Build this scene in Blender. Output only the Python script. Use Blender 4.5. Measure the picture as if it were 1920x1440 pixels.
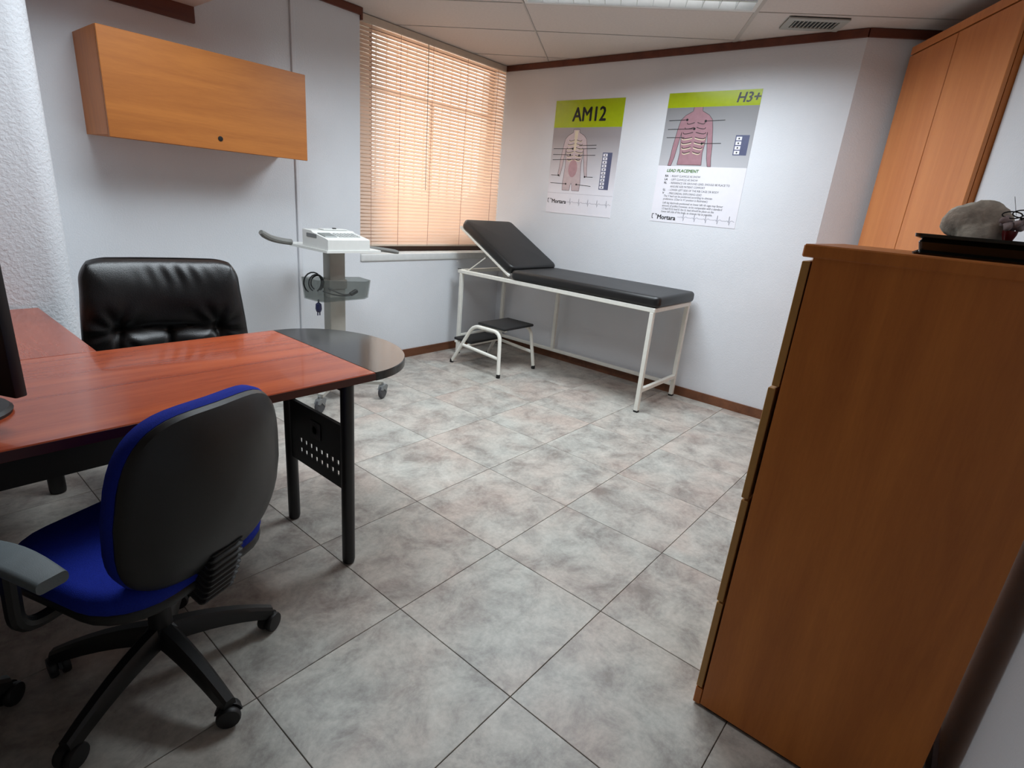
import bpy, bmesh, math, random
from mathutils import Vector, Matrix
random.seed(7)
for o in list(bpy.data.objects): bpy.data.objects.remove(o, do_unlink=True)
scene = bpy.context.scene
COL = scene.collection
PI = math.pi
def R(d): return math.radians(d)

# ------------------------------------------------------------------ camera
cam_d = bpy.data.cameras.new('camera'); cam = bpy.data.objects.new('camera', cam_d); COL.objects.link(cam)
cam_d.sensor_width = 36.0; cam_d.lens = 36.0 * 1024.1 / 1920.0; cam_d.clip_start = 0.02
yaw, pitch, roll = 0.67497, 0.32035, 0.08981
fw = Vector((math.cos(yaw)*math.cos(pitch), math.sin(yaw)*math.cos(pitch), -math.sin(pitch)))
rt0 = Vector((math.sin(yaw), -math.cos(yaw), 0)); up0 = rt0.cross(fw)
rt = math.cos(roll)*rt0 + math.sin(roll)*up0; up = -math.sin(roll)*rt0 + math.cos(roll)*up0
M4 = Matrix((rt, up, -fw)).transposed().to_4x4(); M4.translation = Vector((-0.5011, -1.2033, 1.3585))
cam.matrix_world = M4
scene.camera = cam

# ------------------------------------------------------------------ world, exposure
w = bpy.data.worlds.new('world'); scene.world = w; w.use_nodes = True
bg = w.node_tree.nodes['Background']; bg.inputs[0].default_value = (1.0, 0.96, 0.92, 1); bg.inputs[1].default_value = 5.6
vs = scene.view_settings
vs.view_transform = 'Standard'; vs.look = 'None'; vs.gamma = 1.0; vs.use_curve_mapping = False; vs.exposure = 0.0
cy = scene.cycles
cy.max_bounces = 5; cy.diffuse_bounces = 4; cy.glossy_bounces = 3; cy.transmission_bounces = 4; cy.transparent_max_bounces = 12
cy.caustics_reflective = False; cy.caustics_refractive = False; cy.use_adaptive_sampling = True; cy.adaptive_threshold = 0.045; cy.sample_clamp_indirect = 6.0
LAMP_W = 50.0          # ceiling luminaire in view of the top edge
LAMP2_W = 26.0         # second luminaire, above the desk and above the frame
LAMP_COL = (0.84, 0.93, 1.0)

# ------------------------------------------------------------------ materials
MATS = {}
def new_mat(name):
    m = bpy.data.materials.new(name); m.use_nodes = True
    nt = m.node_tree; b = nt.nodes['Principled BSDF']; MATS[name] = m
    return m, nt, b
def srgb(r, g, b):
    def f(c):
        c /= 255.0
        return c/12.92 if c <= 0.04045 else ((c+0.055)/1.055)**2.4
    return (f(r), f(g), f(b), 1)
def tex_coord(nt, kind='Object', scale=(1,1,1), rot=(0,0,0)):
    tc = nt.nodes.new('ShaderNodeTexCoord'); mp = nt.nodes.new('ShaderNodeMapping')
    mp.inputs['Scale'].default_value = scale; mp.inputs['Rotation'].default_value = rot
    nt.links.new(tc.outputs[kind], mp.inputs['Vector']); return mp.outputs[0]
def noise(nt, vec, scale, detail=4, rough=0.5, dist=0.0):
    n = nt.nodes.new('ShaderNodeTexNoise'); n.inputs['Scale'].default_value = scale
    n.inputs['Detail'].default_value = detail; n.inputs['Roughness'].default_value = rough; n.inputs['Distortion'].default_value = dist
    if vec is not None: nt.links.new(vec, n.inputs['Vector'])
    return n.outputs['Fac']
def ramp(nt, fac, stops):
    r = nt.nodes.new('ShaderNodeValToRGB'); e = r.color_ramp.elements
    e[0].position, e[0].color = stops[0]; e[1].position, e[1].color = stops[-1]
    for p, c in stops[1:-1]:
        k = e.new(p); k.color = c
    nt.links.new(fac, r.inputs[0]); return r.outputs[0]
def bump(nt, b, h, strength=0.2, dist=0.01):
    n = nt.nodes.new('ShaderNodeBump'); n.inputs['Strength'].default_value = strength; n.inputs['Distance'].default_value = dist
    nt.links.new(h, n.inputs['Height']); nt.links.new(n.outputs[0], b.inputs['Normal'])
def plain(name, col, rough=0.5, metal=0.0, spec=0.5, var=0.0, nscale=30, bmp=0.0, bscale=200, coat=0.0, kind='Object'):
    m, nt, b = new_mat(name)
    b.inputs['Roughness'].default_value = rough; b.inputs['Metallic'].default_value = metal
    b.inputs['Specular IOR Level'].default_value = spec; b.inputs['Coat Weight'].default_value = coat
    v = tex_coord(nt, kind)
    c = [max(0, min(1, x)) for x in col[:3]]
    lo = tuple(x*(1-var) for x in c)+(1,); hi = tuple(min(1, x*(1+var)) for x in c)+(1,)
    nt.links.new(ramp(nt, noise(nt, v, nscale), [(0.3, lo), (0.7, hi)]), b.inputs['Base Color'])
    if bmp: bump(nt, b, noise(nt, v, bscale, 3), bmp, 0.004)
    return m
def wood(name, c_lo, c_hi, axis='x', rough=0.4, scale=1.0, coat=0.0, contrast=(0.3, 0.7), wide=9, along=0.7):
    m, nt, b = new_mat(name)
    sc = {'x': (along, wide, wide), 'y': (wide, along, wide), 'z': (wide, wide, along)}[axis]
    v = tex_coord(nt, 'Object', tuple(s*scale for s in sc))
    n1 = noise(nt, v, 1.3, 6, 0.6, 0.6); v2 = tex_coord(nt, 'Object', tuple(s*scale*9 for s in sc)); n2 = noise(nt, v2, 2.0, 4, 0.7)
    mx = nt.nodes.new('ShaderNodeMath'); mx.operation = 'MULTIPLY_ADD'; mx.inputs[1].default_value = 0.35
    nt.links.new(n2, mx.inputs[0]); nt.links.new(n1, mx.inputs[2])
    sb = nt.nodes.new('ShaderNodeMath'); sb.operation = 'SUBTRACT'; sb.inputs[1].default_value = 0.175
    nt.links.new(mx.outputs[0], sb.inputs[0])
    nt.links.new(ramp(nt, sb.outputs[0], [(contrast[0], c_lo), (contrast[1], c_hi)]), b.inputs['Base Color'])
    b.inputs['Roughness'].default_value = rough; b.inputs['Coat Weight'].default_value = coat
    return m
def wall_mat(name, col, strength, scale):
    m, nt, b = new_mat(name)
    b.inputs['Roughness'].default_value = 0.75; b.inputs['Specular IOR Level'].default_value = 0.25
    v = tex_coord(nt, 'Object')
    c = col[:3]
    nt.links.new(ramp(nt, noise(nt, v, 3.0, 4), [(0.3, tuple(x*0.96 for x in c)+(1,)), (0.7, tuple(c)+(1,))]), b.inputs['Base Color'])
    bump(nt, b, noise(nt, v, scale, 3, 0.55, 0.3), strength, 0.01)
    return m
wall_mat('wall_paint', srgb(222, 224, 228), 0.16, 140)
wall_mat('wall_stucco', srgb(222, 225, 229), 0.38, 70)
wall_mat('wall_roller', srgb(222, 225, 229), 0.22, 120)
wall_mat('wall_beige', srgb(176, 164, 150), 0.15, 120)
plain('ceiling_board', srgb(212, 204, 198), 0.9, var=0.03, nscale=60, bmp=0.1, bscale=300)
plain('ceiling_bar', srgb(190, 184, 178), 0.6, var=0.03)
wood('trim_wood', srgb(84, 40, 26), srgb(110, 56, 36), 'x', 0.45)
wood('baseboard_wood', srgb(92, 54, 34), srgb(124, 78, 50), 'x', 0.45)
wood('beech', srgb(158, 92, 34), srgb(182, 112, 46), 'x', 0.42)
wood('beech_v', srgb(190, 112, 58), srgb(208, 132, 74), 'z', 0.4)
wood('beech_dark', srgb(172, 96, 34), srgb(204, 122, 50), 'z', 0.42, contrast=(0.25, 0.75), along=0.9)
plain('beech_edge', srgb(176, 128, 66), 0.45, var=0.06)
wood('cherry', srgb(138, 51, 24), srgb(180, 84, 45), 'x', 0.25, contrast=(0.32, 0.72), coat=0.35)
wood('cherry_y', srgb(138, 53, 28), srgb(176, 84, 50), 'y', 0.25, contrast=(0.32, 0.72), coat=0.35)
plain('cherry_edge', srgb(74, 26, 18), 0.4, var=0.08)
plain('black_laminate', srgb(26, 25, 25), 0.13, var=0.05, spec=0.6)
plain('black_metal', srgb(17, 17, 19), 0.42, var=0.08)
plain('black_plastic', srgb(14, 14, 14), 0.45, var=0.08, bmp=0.08, bscale=600)
plain('dark_plastic', srgb(15, 15, 16), 0.5, var=0.08)
plain('grey_pad', srgb(96, 104, 106), 0.55, var=0.06, bmp=0.1, bscale=500)
plain('blue_fabric', srgb(18, 38, 140), 0.85, var=0.15, nscale=260, bmp=0.35, bscale=700, spec=0.2)
plain('leather', srgb(14, 14, 15), 0.38, var=0.1, bmp=0.18, bscale=260, spec=0.55)
plain('vinyl', srgb(21, 20, 20), 0.42, var=0.08, bmp=0.08, bscale=350, spec=0.5)
plain('cream_metal', srgb(234, 233, 224), 0.35, var=0.03, spec=0.5)
plain('rubber', srgb(16, 15, 15), 0.6, var=0.1)
plain('rubber_mat', srgb(22, 22, 23), 0.6, var=0.12, bmp=0.4, bscale=500)
plain('white_plastic', srgb(224, 226, 222), 0.4, var=0.02)
plain('warm_grey_metal', srgb(168, 166, 158), 0.42, var=0.03)
plain('handle_grey', srgb(120, 120, 116), 0.5, var=0.05)
plain('wheel_grey', srgb(66, 66, 70), 0.5, var=0.08)
plain('fork_grey', srgb(118, 120, 120), 0.45, var=0.04)
plain('screen_grey', srgb(120, 126, 122), 0.2, var=0.05)
plain('key_grey', srgb(176, 178, 176), 0.5, var=0.04)
plain('badge_grey', srgb(52, 52, 54), 0.5, var=0.05)
plain('navy', srgb(34, 40, 78), 0.5, var=0.1)
plain('sill_paint', srgb(214, 216, 214), 0.45, var=0.04)
plain('brown_frame', srgb(58, 36, 24), 0.4, var=0.1)
plain('grout', srgb(92, 78, 70), 0.9, var=0.1)
plain('poster_white', srgb(232, 230, 236), 0.16, var=0.01)
def fade(name, c0, c1, z0, z1, rough=0.16):
    m, nt, b = new_mat(name); tc = nt.nodes.new('ShaderNodeTexCoord'); sp = nt.nodes.new('ShaderNodeSeparateXYZ'); nt.links.new(tc.outputs['Object'], sp.inputs[0])
    mr = nt.nodes.new('ShaderNodeMapRange'); mr.inputs[1].default_value = z0; mr.inputs[2].default_value = z1; nt.links.new(sp.outputs[2], mr.inputs[0])
    nt.links.new(ramp(nt, mr.outputs[0], [(0.0, c0), (1.0, c1)]), b.inputs['Base Color']); b.inputs['Roughness'].default_value = rough
fade('poster_grey', srgb(190, 190, 194), srgb(140, 140, 142), 0.40, 0.80)
fade('poster_fade', srgb(232, 230, 236), srgb(158, 152, 154), 0.18, 0.62)
plain('poster_green', srgb(168, 186, 18), 0.14, var=0.04)
plain('poster_skin', srgb(198, 180, 182), 0.18, var=0.05)
plain('poster_skin2', srgb(164, 126, 134), 0.18, var=0.06)
plain('poster_belly', srgb(182, 144, 150), 0.18, var=0.05)
plain('poster_bone', srgb(218, 204, 178), 0.2, var=0.04)
plain('poster_line', srgb(60, 48, 50), 0.3, var=0.05)
plain('poster_ink', srgb(24, 24, 26), 0.3, var=0.05)
plain('poster_grid', srgb(172, 170, 180), 0.3, var=0.03)
plain('poster_blue', srgb(88, 92, 120), 0.3, var=0.05)
plain('poster_title', srgb(70, 120, 40), 0.3, var=0.05)
plain('vent_metal', srgb(170, 172, 166), 0.4, var=0.03)
plain('vent_dark', srgb(26, 26, 26), 0.8)
plain('louver_metal', srgb(226, 229, 232), 0.25, metal=0.7, var=0.02)
plain('lamp_body', srgb(228, 228, 226), 0.35, var=0.02)
plain('glaze', srgb(16, 20, 18), 0.12, var=0.2, spec=0.7)
plain('moss', srgb(52, 48, 36), 0.95, var=0.4, nscale=60, bmp=0.6, bscale=150)
plain('rock', srgb(208, 199, 184), 0.9, var=0.25, nscale=40, bmp=0.6, bscale=90)
plain('red_glaze', srgb(104, 14, 16), 0.3, var=0.1)
plain('blossom', srgb(176, 160, 160), 0.8, var=0.3, nscale=70)
plain('wire_black', srgb(18, 16, 16), 0.4)
plain('hole_black', srgb(8, 6, 5), 0.8)
plain('blind_rail', srgb(206, 190, 172), 0.45, var=0.03)
plain('cord_pink', srgb(176, 128, 112), 0.8, var=0.05)
# floor stone
m, nt, b = new_mat('floor_stone')
geo = nt.nodes.new('ShaderNodeNewGeometry'); oi = nt.nodes.new('ShaderNodeObjectInfo')
va = nt.nodes.new('ShaderNodeVectorMath'); va.operation = 'MULTIPLY_ADD'
cx = nt.nodes.new('ShaderNodeCombineXYZ'); nt.links.new(oi.outputs['Random'], cx.inputs[0]); nt.links.new(oi.outputs['Random'], cx.inputs[2])
va.inputs[1].default_value = (37.0, 37.0, 37.0)
nt.links.new(cx.outputs[0], va.inputs[0]); nt.links.new(geo.outputs['Position'], va.inputs[2])
n1 = noise(nt, va.outputs[0], 6.5, 7, 0.72, 0.35); n2 = noise(nt, va.outputs[0], 2.3, 5, 0.55, 0.3); n3 = noise(nt, va.outputs[0], 60, 4, 0.6)
base = ramp(nt, n1, [(0.32, srgb(158, 152, 147)), (0.46, srgb(193, 189, 184)), (0.55, srgb(211, 208, 202)), (0.70, srgb(228, 225, 219))])
tint = ramp(nt, n2, [(0.36, srgb(206, 208, 204)), (0.5, srgb(212, 207, 201)), (0.64, srgb(211, 196, 188))])
mm = nt.nodes.new('ShaderNodeMix'); mm.data_type = 'RGBA'; mm.blend_type = 'MULTIPLY'; mm.inputs[0].default_value = 0.85
nt.links.new(base, mm.inputs[6]); nt.links.new(tint, mm.inputs[7])
m2 = nt.nodes.new('ShaderNodeMix'); m2.data_type = 'RGBA'; m2.blend_type = 'OVERLAY'; m2.inputs[0].default_value = 0.35
nt.links.new(mm.outputs[2], m2.inputs[6]); nt.links.new(ramp(nt, n3, [(0.3, (0.35, 0.35, 0.35, 1)), (0.7, (0.65, 0.65, 0.65, 1))]), m2.inputs[7])
nt.links.new(m2.outputs[2], b.inputs['Base Color']); b.inputs['Roughness'].default_value = 0.42; b.inputs['Specular IOR Level'].default_value = 0.4
bump(nt, b, n1, 0.06, 0.004)
# translucent slat
m, nt, b = new_mat('slat')
b.inputs['Roughness'].default_value = 0.45
v = tex_coord(nt); cc = ramp(nt, noise(nt, v, 4), [(0.3, srgb(247, 224, 205)), (0.7, srgb(249, 229, 212))])
nt.links.new(cc, b.inputs['Base Color'])
tr = nt.nodes.new('ShaderNodeBsdfTranslucent'); nt.links.new(cc, tr.inputs[0]); mixs = nt.nodes.new('ShaderNodeMixShader'); mixs.inputs[0].default_value = 0.40
nt.links.new(b.outputs[0], mixs.inputs[1]); nt.links.new(tr.outputs[0], mixs.inputs[2]); nt.links.new(mixs.outputs[0], nt.nodes['Material Output'].inputs[0])
# clear glass and smoked plastic: transparent with a sheen
def see_through(name, col, gl=0.08, rough=0.05):
    m, nt, b = new_mat(name)
    t = nt.nodes.new('ShaderNodeBsdfTransparent'); v = tex_coord(nt)
    nt.links.new(ramp(nt, noise(nt, v, 8), [(0.3, tuple(x*0.97 for x in col[:3])+(1,)), (0.7, col)]), t.inputs[0])
    b.inputs['Base Color'].default_value = (0.25, 0.26, 0.26, 1); b.inputs['Roughness'].default_value = rough
    mx = nt.nodes.new('ShaderNodeMixShader'); mx.inputs[0].default_value = gl
    nt.links.new(t.outputs[0], mx.inputs[1]); nt.links.new(b.outputs[0], mx.inputs[2]); nt.links.new(mx.outputs[0], nt.nodes['Material Output'].inputs[0])
see_through('glass', (0.95, 0.96, 0.96, 1), 0.05)
see_through('smoked', srgb(226, 228, 226), 0.15, 0.25)
# lit tube
m, nt, b = new_mat('tube_glow')
v = tex_coord(nt); nt.links.new(ramp(nt, noise(nt, v, 3), [(0.3, (0.9, 0.95, 1, 1)), (0.7, (0.95, 0.98, 1, 1))]), b.inputs['Emission Color'])
b.inputs['Emission Strength'].default_value = 2.6; m.cycles.emission_sampling = 'NONE'

# ------------------------------------------------------------------ mesh helpers (metres)
class MB:
    def __init__(s): s.v = []; s.f = []
    def add(s, vs, fs, mat=None):
        n = len(s.v)
        s.v += [tuple(mat @ Vector(p)) if mat is not None else tuple(p) for p in vs]
        s.f += [tuple(i+n for i in f) for f in fs]; return s
    def box(s, x0, x1, y0, y1, z0, z1, mat=None):
        vs = [(x0,y0,z0),(x1,y0,z0),(x1,y1,z0),(x0,y1,z0),(x0,y0,z1),(x1,y0,z1),(x1,y1,z1),(x0,y1,z1)]
        return s.add(vs, [(0,3,2,1),(4,5,6,7),(0,1,5,4),(1,2,6,5),(2,3,7,6),(3,0,4,7)], mat)
    def rbox(s, x0, x1, y0, y1, z0, z1, r=0.005, seg=2, mat=None):
        bm = bmesh.new(); bmesh.ops.create_cube(bm, size=1.0)
        for v in bm.verts: v.co = Vector(((x0+x1)/2+v.co.x*(x1-x0), (y0+y1)/2+v.co.y*(y1-y0), (z0+z1)/2+v.co.z*(z1-z0)))
        bmesh.ops.bevel(bm, geom=bm.edges[:], offset=r, segments=seg, profile=0.5, affect='EDGES')
        bm.verts.index_update(); s.add([v.co for v in bm.verts], [[v.index for v in f.verts] for f in bm.faces], mat); bm.free(); return s
    def prism(s, pts, z0, z1, mat=None):
        n = len(pts); a = sum(pts[i][0]*pts[(i+1)%n][1]-pts[(i+1)%n][0]*pts[i][1] for i in range(n))
        if a < 0: pts = pts[::-1]
        vs = [(x,y,z0) for x,y in pts]+[(x,y,z1) for x,y in pts]
        return s.add(vs, [tuple(range(n))[::-1], tuple(range(n,2*n))]+[(i,(i+1)%n,(i+1)%n+n,i+n) for i in range(n)], mat)
    def loft(s, rings, mat=None, caps=True, closed=True):
        n = len(rings[0]); vs = [p for r in rings for p in r]; fs = []
        for k in range(len(rings)-1):
            for i in range(n if closed else n-1):
                j = (i+1) % n; fs.append((k*n+i, k*n+j, (k+1)*n+j, (k+1)*n+i))
        if caps: fs.append(tuple(range(n))[::-1]); fs.append(tuple((len(rings)-1)*n+i for i in range(n)))
        return s.add(vs, fs, mat)
    def tube(s, path, r, n=10, mat=None, caps=True):
        P = [Vector(p) for p in path]; rr = r if isinstance(r, (list, tuple)) else [r]*len(P); rings = []
        t0 = (P[1]-P[0]).normalized(); a = Vector((0,0,1)) if abs(t0.z) < 0.9 else Vector((1,0,0)); u = t0.cross(a).normalized()
        for i, p in enumerate(P):
            t = (P[min(i+1,len(P)-1)]-P[max(i-1,0)]).normalized(); u = (u-t*u.dot(t)).normalized(); w_ = t.cross(u)
            rings.append([tuple(p+rr[i]*(math.cos(2*PI*k/n)*u+math.sin(2*PI*k/n)*w_)) for k in range(n)])
        return s.loft(rings, mat, caps)
    def bar(s, p, q, w_, h, mat=None, up=(0,0,1)):
        p, q = Vector(p), Vector(q); t = (q-p).normalized(); u = Vector(up)
        if abs(t.dot(u)) > 0.95: u = Vector((1,0,0))
        sd = t.cross(u).normalized(); u = sd.cross(t)
        rings = [[tuple(c+sd*a*w_/2+u*b_*h/2) for a, b_ in ((-1,-1),(1,-1),(1,1),(-1,1))] for c in (p, q)]
        return s.loft(rings, mat)
    def lathe(s, prof, n=24, mat=None):
        rings = [[(r*math.cos(2*PI*k/n), r*math.sin(2*PI*k/n), z) for k in range(n)] for r, z in prof]
        return s.loft(rings, mat)
    def build(s, name, mat, parent=None, smooth=True, ang=35, mat_local=None):
        me = bpy.data.meshes.new(name); me.from_pydata(s.v, [], s.f); me.validate(); me.update()
        bm = bmesh.new(); bm.from_mesh(me); bmesh.ops.recalc_face_normals(bm, faces=bm.faces); bm.to_mesh(me); bm.free()
        if smooth: me.shade_smooth(); me.set_sharp_from_angle(angle=R(ang))
        return link(name, me, mat, parent)
def link(name, me, mat, parent=None):
    if mat and not me.materials: me.materials.append(MATS[mat] if isinstance(mat, str) else mat)
    o = bpy.data.objects.new(name, me); COL.objects.link(o)
    if parent: o.parent = parent
    return o
def tag(o, label, cat, group=None):
    o['label'] = label; o['category'] = cat
    if group: o['group'] = group
    return o
def struct(o): o['kind'] = 'structure'; return o
def thing(name, label, cat, loc=(0,0,0), rz=0.0, group=None):
    o = bpy.data.objects.new(name, None); COL.objects.link(o); o.location = loc; o.rotation_euler = (0,0,rz); o.empty_display_size = 0.1
    return tag(o, label, cat, group)
def bez(p0, p1, p2, p3, n=12):
    out = []
    for i in range(n+1):
        t = i/n; a = [(1-t)**3, 3*t*(1-t)**2, 3*t*t*(1-t), t**3]
        out.append(tuple(sum(a[k]*q[c] for k, q in enumerate((p0,p1,p2,p3))) for c in range(len(p0))))
    return out
def fillet(pts, r, n=6):
    P = [Vector(p) for p in pts]; out = [P[0]]
    for i in range(1, len(P)-1):
        a = (P[i-1]-P[i]); b_ = (P[i+1]-P[i]); d = min(r, a.length*0.49, b_.length*0.49)
        A = P[i]+a.normalized()*d; B = P[i]+b_.normalized()*d
        for k in range(n+1):
            t = k/n; out.append((1-t)**2*A+2*t*(1-t)*P[i]+t*t*B)
    return [tuple(p) for p in out+[P[-1]]]
def rrect(w_, h, r, n=6):
    out = []
    for cx_, cy_, a0 in ((w_/2-r,h/2-r,0),(-w_/2+r,h/2-r,90),(-w_/2+r,-h/2+r,180),(w_/2-r,-h/2+r,270)):
        for k in range(n+1):
            a = R(a0+90*k/n); out.append((cx_+r*math.cos(a), cy_+r*math.sin(a)))
    return out
def pad_rings(w_, d, h, rc, e, n=6, seg=5, dome=0.0):
    """cushion: rounded-rectangle rings with rolled edges, centred in xy, z 0..h"""
    rings = []
    prof = [(e*(1-math.sin(R(90*k/seg))), e*(1-math.cos(R(90*k/seg)))) for k in range(seg+1)]
    for ins, z in prof: rings.append([(x, y, z) for x, y in rrect(w_-2*ins, d-2*ins, max(rc-ins, 0.004), n)])
    for ins, z in prof[::-1]: rings.append([(x, y, h-z) for x, y in rrect(w_-2*ins, d-2*ins, max(rc-ins, 0.004), n)])
    top = rings[-1]
    for k, f in enumerate((0.85, 0.6, 0.3, 0.05)):
        rings.append([(x*f, y*f, h+dome*(1-f*f)) for x, y, z in top])
    return rings
def rotz(a): return Matrix.Rotation(a, 4, 'Z')
def T(x, y, z): return Matrix.Translation((x, y, z))

# ------------------------------------------------------------------ setting
XB, YL, ZC = 3.625, 2.40, 2.50          # back wall, left wall, ceiling
XR, YR = -2.0, -1.465                    # wall behind the camera, right wall
A31 = R(31); DR = Vector((math.cos(A31), math.sin(A31))); NR = Vector((math.sin(A31), -math.cos(A31)))
F0 = Vector((XB, -0.345)); OFFW = 2.434
SF = DR.dot(F0)                         # facet position along the slanted wall
def P31(s_, off): p = DR*s_+NR*off; return (p.x, p.y)
fl = struct(MB().box(XR-0.2, XB+1.2, YR-0.2, YL+0.3, -0.12, -0.004).build('floor', 'grout', smooth=False))
# floor tiles, 50 cm grid
tile_me = {}
def tile(x0, x1, y0, y1):
    k = (round(x1-x0, 3), round(y1-y0, 3))
    if k not in tile_me:
        g = 0.0012; hx, hy = k[0]/2-g, k[1]/2-g; mb = MB()
        r_ = [[(sx*(hx-i), sy*(hy-i), z) for sx, sy in ((-1,-1),(1,-1),(1,1),(-1,1))] for i, z in ((0,-0.008),(0,-0.001),(0.001,0.0))]
        mb.loft(r_); o = mb.build('tile', 'floor_stone', fl, smooth=False); tile_me[k] = o.data
    else: o = link('tile', tile_me[k], None, fl)
    o.location = ((x0+x1)/2, (y0+y1)/2, 0)
for i in range(-4, 9):
    for j in range(-3, 5):
        x0, x1, y0, y1 = i*0.5, min(i*0.5+0.5, 4.05), j*0.5, min(j*0.5+0.5, YL)
        if x1-x0 < 0.03 or y1-y0 < 0.03: continue
        if x1 > XB and y0 >= -0.3: x1 = min(x1, XB)
        if x1-x0 < 0.03 or x0 >= XB and y0 >= -0.3: continue
        if NR.x*x0+NR.y*y1 > 3.0: continue
        if x0 >= 2.3 and y1 <= -1.0: continue
        tile(x0, x1, y0, y1)
# walls
struct(MB().box(0.02, 2.02, YL, YL+0.2, 0, ZC).build('wall_left', 'wall_roller', smooth=False))
struct(MB().box(2.02, XB, YL, YL+0.2, 0, 0.83).build('wall_left_under_window', 'wall_roller', smooth=False))
wb = MB(); wb.box(2.02, 2.24, 2.60, 2.70, 0.83, ZC).box(3.62, XB, 2.60, 2.70, 0.83, ZC).box(2.24, 3.62, 2.60, 2.70, 2.475, ZC).box(2.24, 3.62, 2.60, 2.70, 0.83, 0.90)
struct(wb.build('wall_window', 'wall_paint', smooth=False))
struct(MB().box(XB, XB+0.2, -0.345, 2.75, 0, ZC).build('wall_back', 'wall_paint', smooth=False))
f1 = Vector(P31(SF, 3.05))
mb = MB(); mb.prism([tuple(F0), tuple(f1), (f1.x+DR.x*0.2, f1.y+DR.y*0.2), (XB+0.2, F0.y+0.1)], 0, ZC); struct(mb.build('wall_facet', 'wall_paint', smooth=False))
SW0, SW1 = 1.907, 2.862                # wardrobe along the slanted wall
xq = (OFFW+NR.y*-1*YR*-1)/NR.x if False else (OFFW-NR.y*YR)/NR.x
p_a = (xq, YR); p_b = P31(SW0-0.004, OFFW); p_c = P31(SW0-0.004, OFFW+0.62)
mb = MB(); mb.prism([p_a, p_b, p_c, (xq+0.25, YR-0.25)], 0, ZC); struct(mb.build('wall_slanted', 'wall_paint', smooth=False))
q0, q1 = P31(SW0-0.004, 3.0), P31(SF+0.02, 3.0); q2, q3 = P31(SF+0.02, 3.1), P31(SW0-0.004, 3.1)
struct(MB().prism([q0, q1, q2, q3], 0, ZC).build('wall_alcove', 'wall_paint', smooth=False))
struct(MB().box(XR-0.2, xq, YR-0.2, YR, 0, ZC).build('wall_right', 'wall_paint', smooth=False))
struct(MB().box(XR-0.2, XR, YR, YL, 0, ZC).build('wall_rear', 'wall_beige', smooth=False))
# pier left of the wall cabinet, rounded corner
pier = [(XR, YL+0.2), (XR, 1.88)]
for k in range(9):
    a = R(-90+90*k/8); pier.append((0.05+0.10*math.cos(a), 1.98+0.10*math.sin(a)))
pier.append((0.15, YL+0.2))
struct(MB().prism(pier, 0, ZC).build('wall_left_pier', 'wall_stucco', ang=50))
# ceiling and its panels, grid turned by 30.3 degrees
AC = R(30.3); dc = Vector((math.cos(AC), math.sin(AC))); mc = Vector((-math.sin(AC), math.cos(AC)))
ce = struct(MB().box(XR-0.2, XB+1.2, YR-0.2, YL+0.3, ZC+0.10, ZC+0.2).build('ceiling', 'ceiling_board', smooth=False))
GD = [-2.65, -1.975, -1.30, -0.625, 0.05, 0.725, 1.40, 2.075, 2.76, 3.31, 4.0, 4.675]; GM = [-4.14, -2.79, -1.438, -0.088, 1.262, 2.612, 3.96]
Mc = Matrix(((dc.x, mc.x, 0, 0), (dc.y, mc.y, 0, 0), (0, 0, 1, 0), (0, 0, 0, 1)))
LAMPS = []
def clip_room(cx_, cy_):
    return XR-0.5 < cx_ < XB+0.9 and YR-0.5 < cy_ < YL+0.5
for i in range(len(GD)-1):
    for j in range(len(GM)-1):
        d0, d1, m0, m1 = GD[i], GD[i+1], GM[j], GM[j+1]
        c = dc*((d0+d1)/2)+mc*((m0+m1)/2)
        if not clip_room(c.x, c.y): continue
        if (i == 7 and j == 2) or (i == 5 and j == 3):
            LAMPS.append((c.x, c.y, d1-d0, m1-m0)); continue
        g = 0.006; o = MB().box(-(d1-d0)/2+g, (d1-d0)/2-g, -(m1-m0)/2+g, (m1-m0)/2-g, 0.0, 0.012).build('ceiling_panel', 'ceiling_board', ce, smooth=False)
        o.location = (c.x, c.y, ZC+0.003); o.rotation_euler = (0, 0, AC)
for d0 in GD:
    MB().box(d0-0.005, d0+0.005, -4.1, 3.9, ZC, ZC+0.03, Mc).build('ceiling_bar', 'ceiling_bar', ce, smooth=False)
for m0 in GM:
    hb = 0.012 if m0 == -1.438 else 0.005
    MB().box(-2.6, 4.6, m0-hb, m0+hb, ZC-0.0006, ZC+0.03, Mc).build('ceiling_bar', 'ceiling_bar', ce, smooth=False)
# low soffit with its trim above the wall cabinet
struct(MB().box(XR, 0.956, 1.92, YL, 2.205, ZC).build('wall_soffit', 'wall_paint', smooth=False))
mb = MB(); mb.box(0.15, 0.956, YL-0.022, YL, 2.128, 2.205); struct(mb.build('trim_1', 'trim_wood', smooth=False))
# cornices and baseboards
def strip(name, p, q, z0, z1, th, mat, ext=0.0):
    p, q = Vector(p), Vector(q); t = (q-p).normalized(); nn = Vector((-t.y, t.x))
    o = MB().prism([tuple(p), tuple(q), tuple(q+nn*th), tuple(p+nn*th)], z0, z1).build(name, mat, smooth=False)
    return struct(o)
strip('trim_2', (2.02, YL), (0.956, YL), 2.456, ZC, 0.016, 'trim_wood')
struct(MB().box(2.02, 2.034, YL-0.016, 2.47, 2.43, ZC).build('trim_3', 'trim_wood', smooth=False))
strip('trim_4', (XB, -0.345), (XB, 2.50), 2.455, ZC, 0.016, 'trim_wood')
strip('trim_5', tuple(f1), tuple(F0), 2.455, ZC, -0.016 if False else 0.016, 'trim_wood')
strip('baseboard_back', (XB, -0.345), (XB, YL), 0, 0.07, 0.012, 'baseboard_wood')
strip('baseboard_left', (XB-0.012, YL), (0.15, YL), 0, 0.07, 0.012, 'baseboard_wood')
strip('baseboard_facet', tuple(f1), tuple(F0), 0, 0.07, 0.012, 'baseboard_wood')
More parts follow.
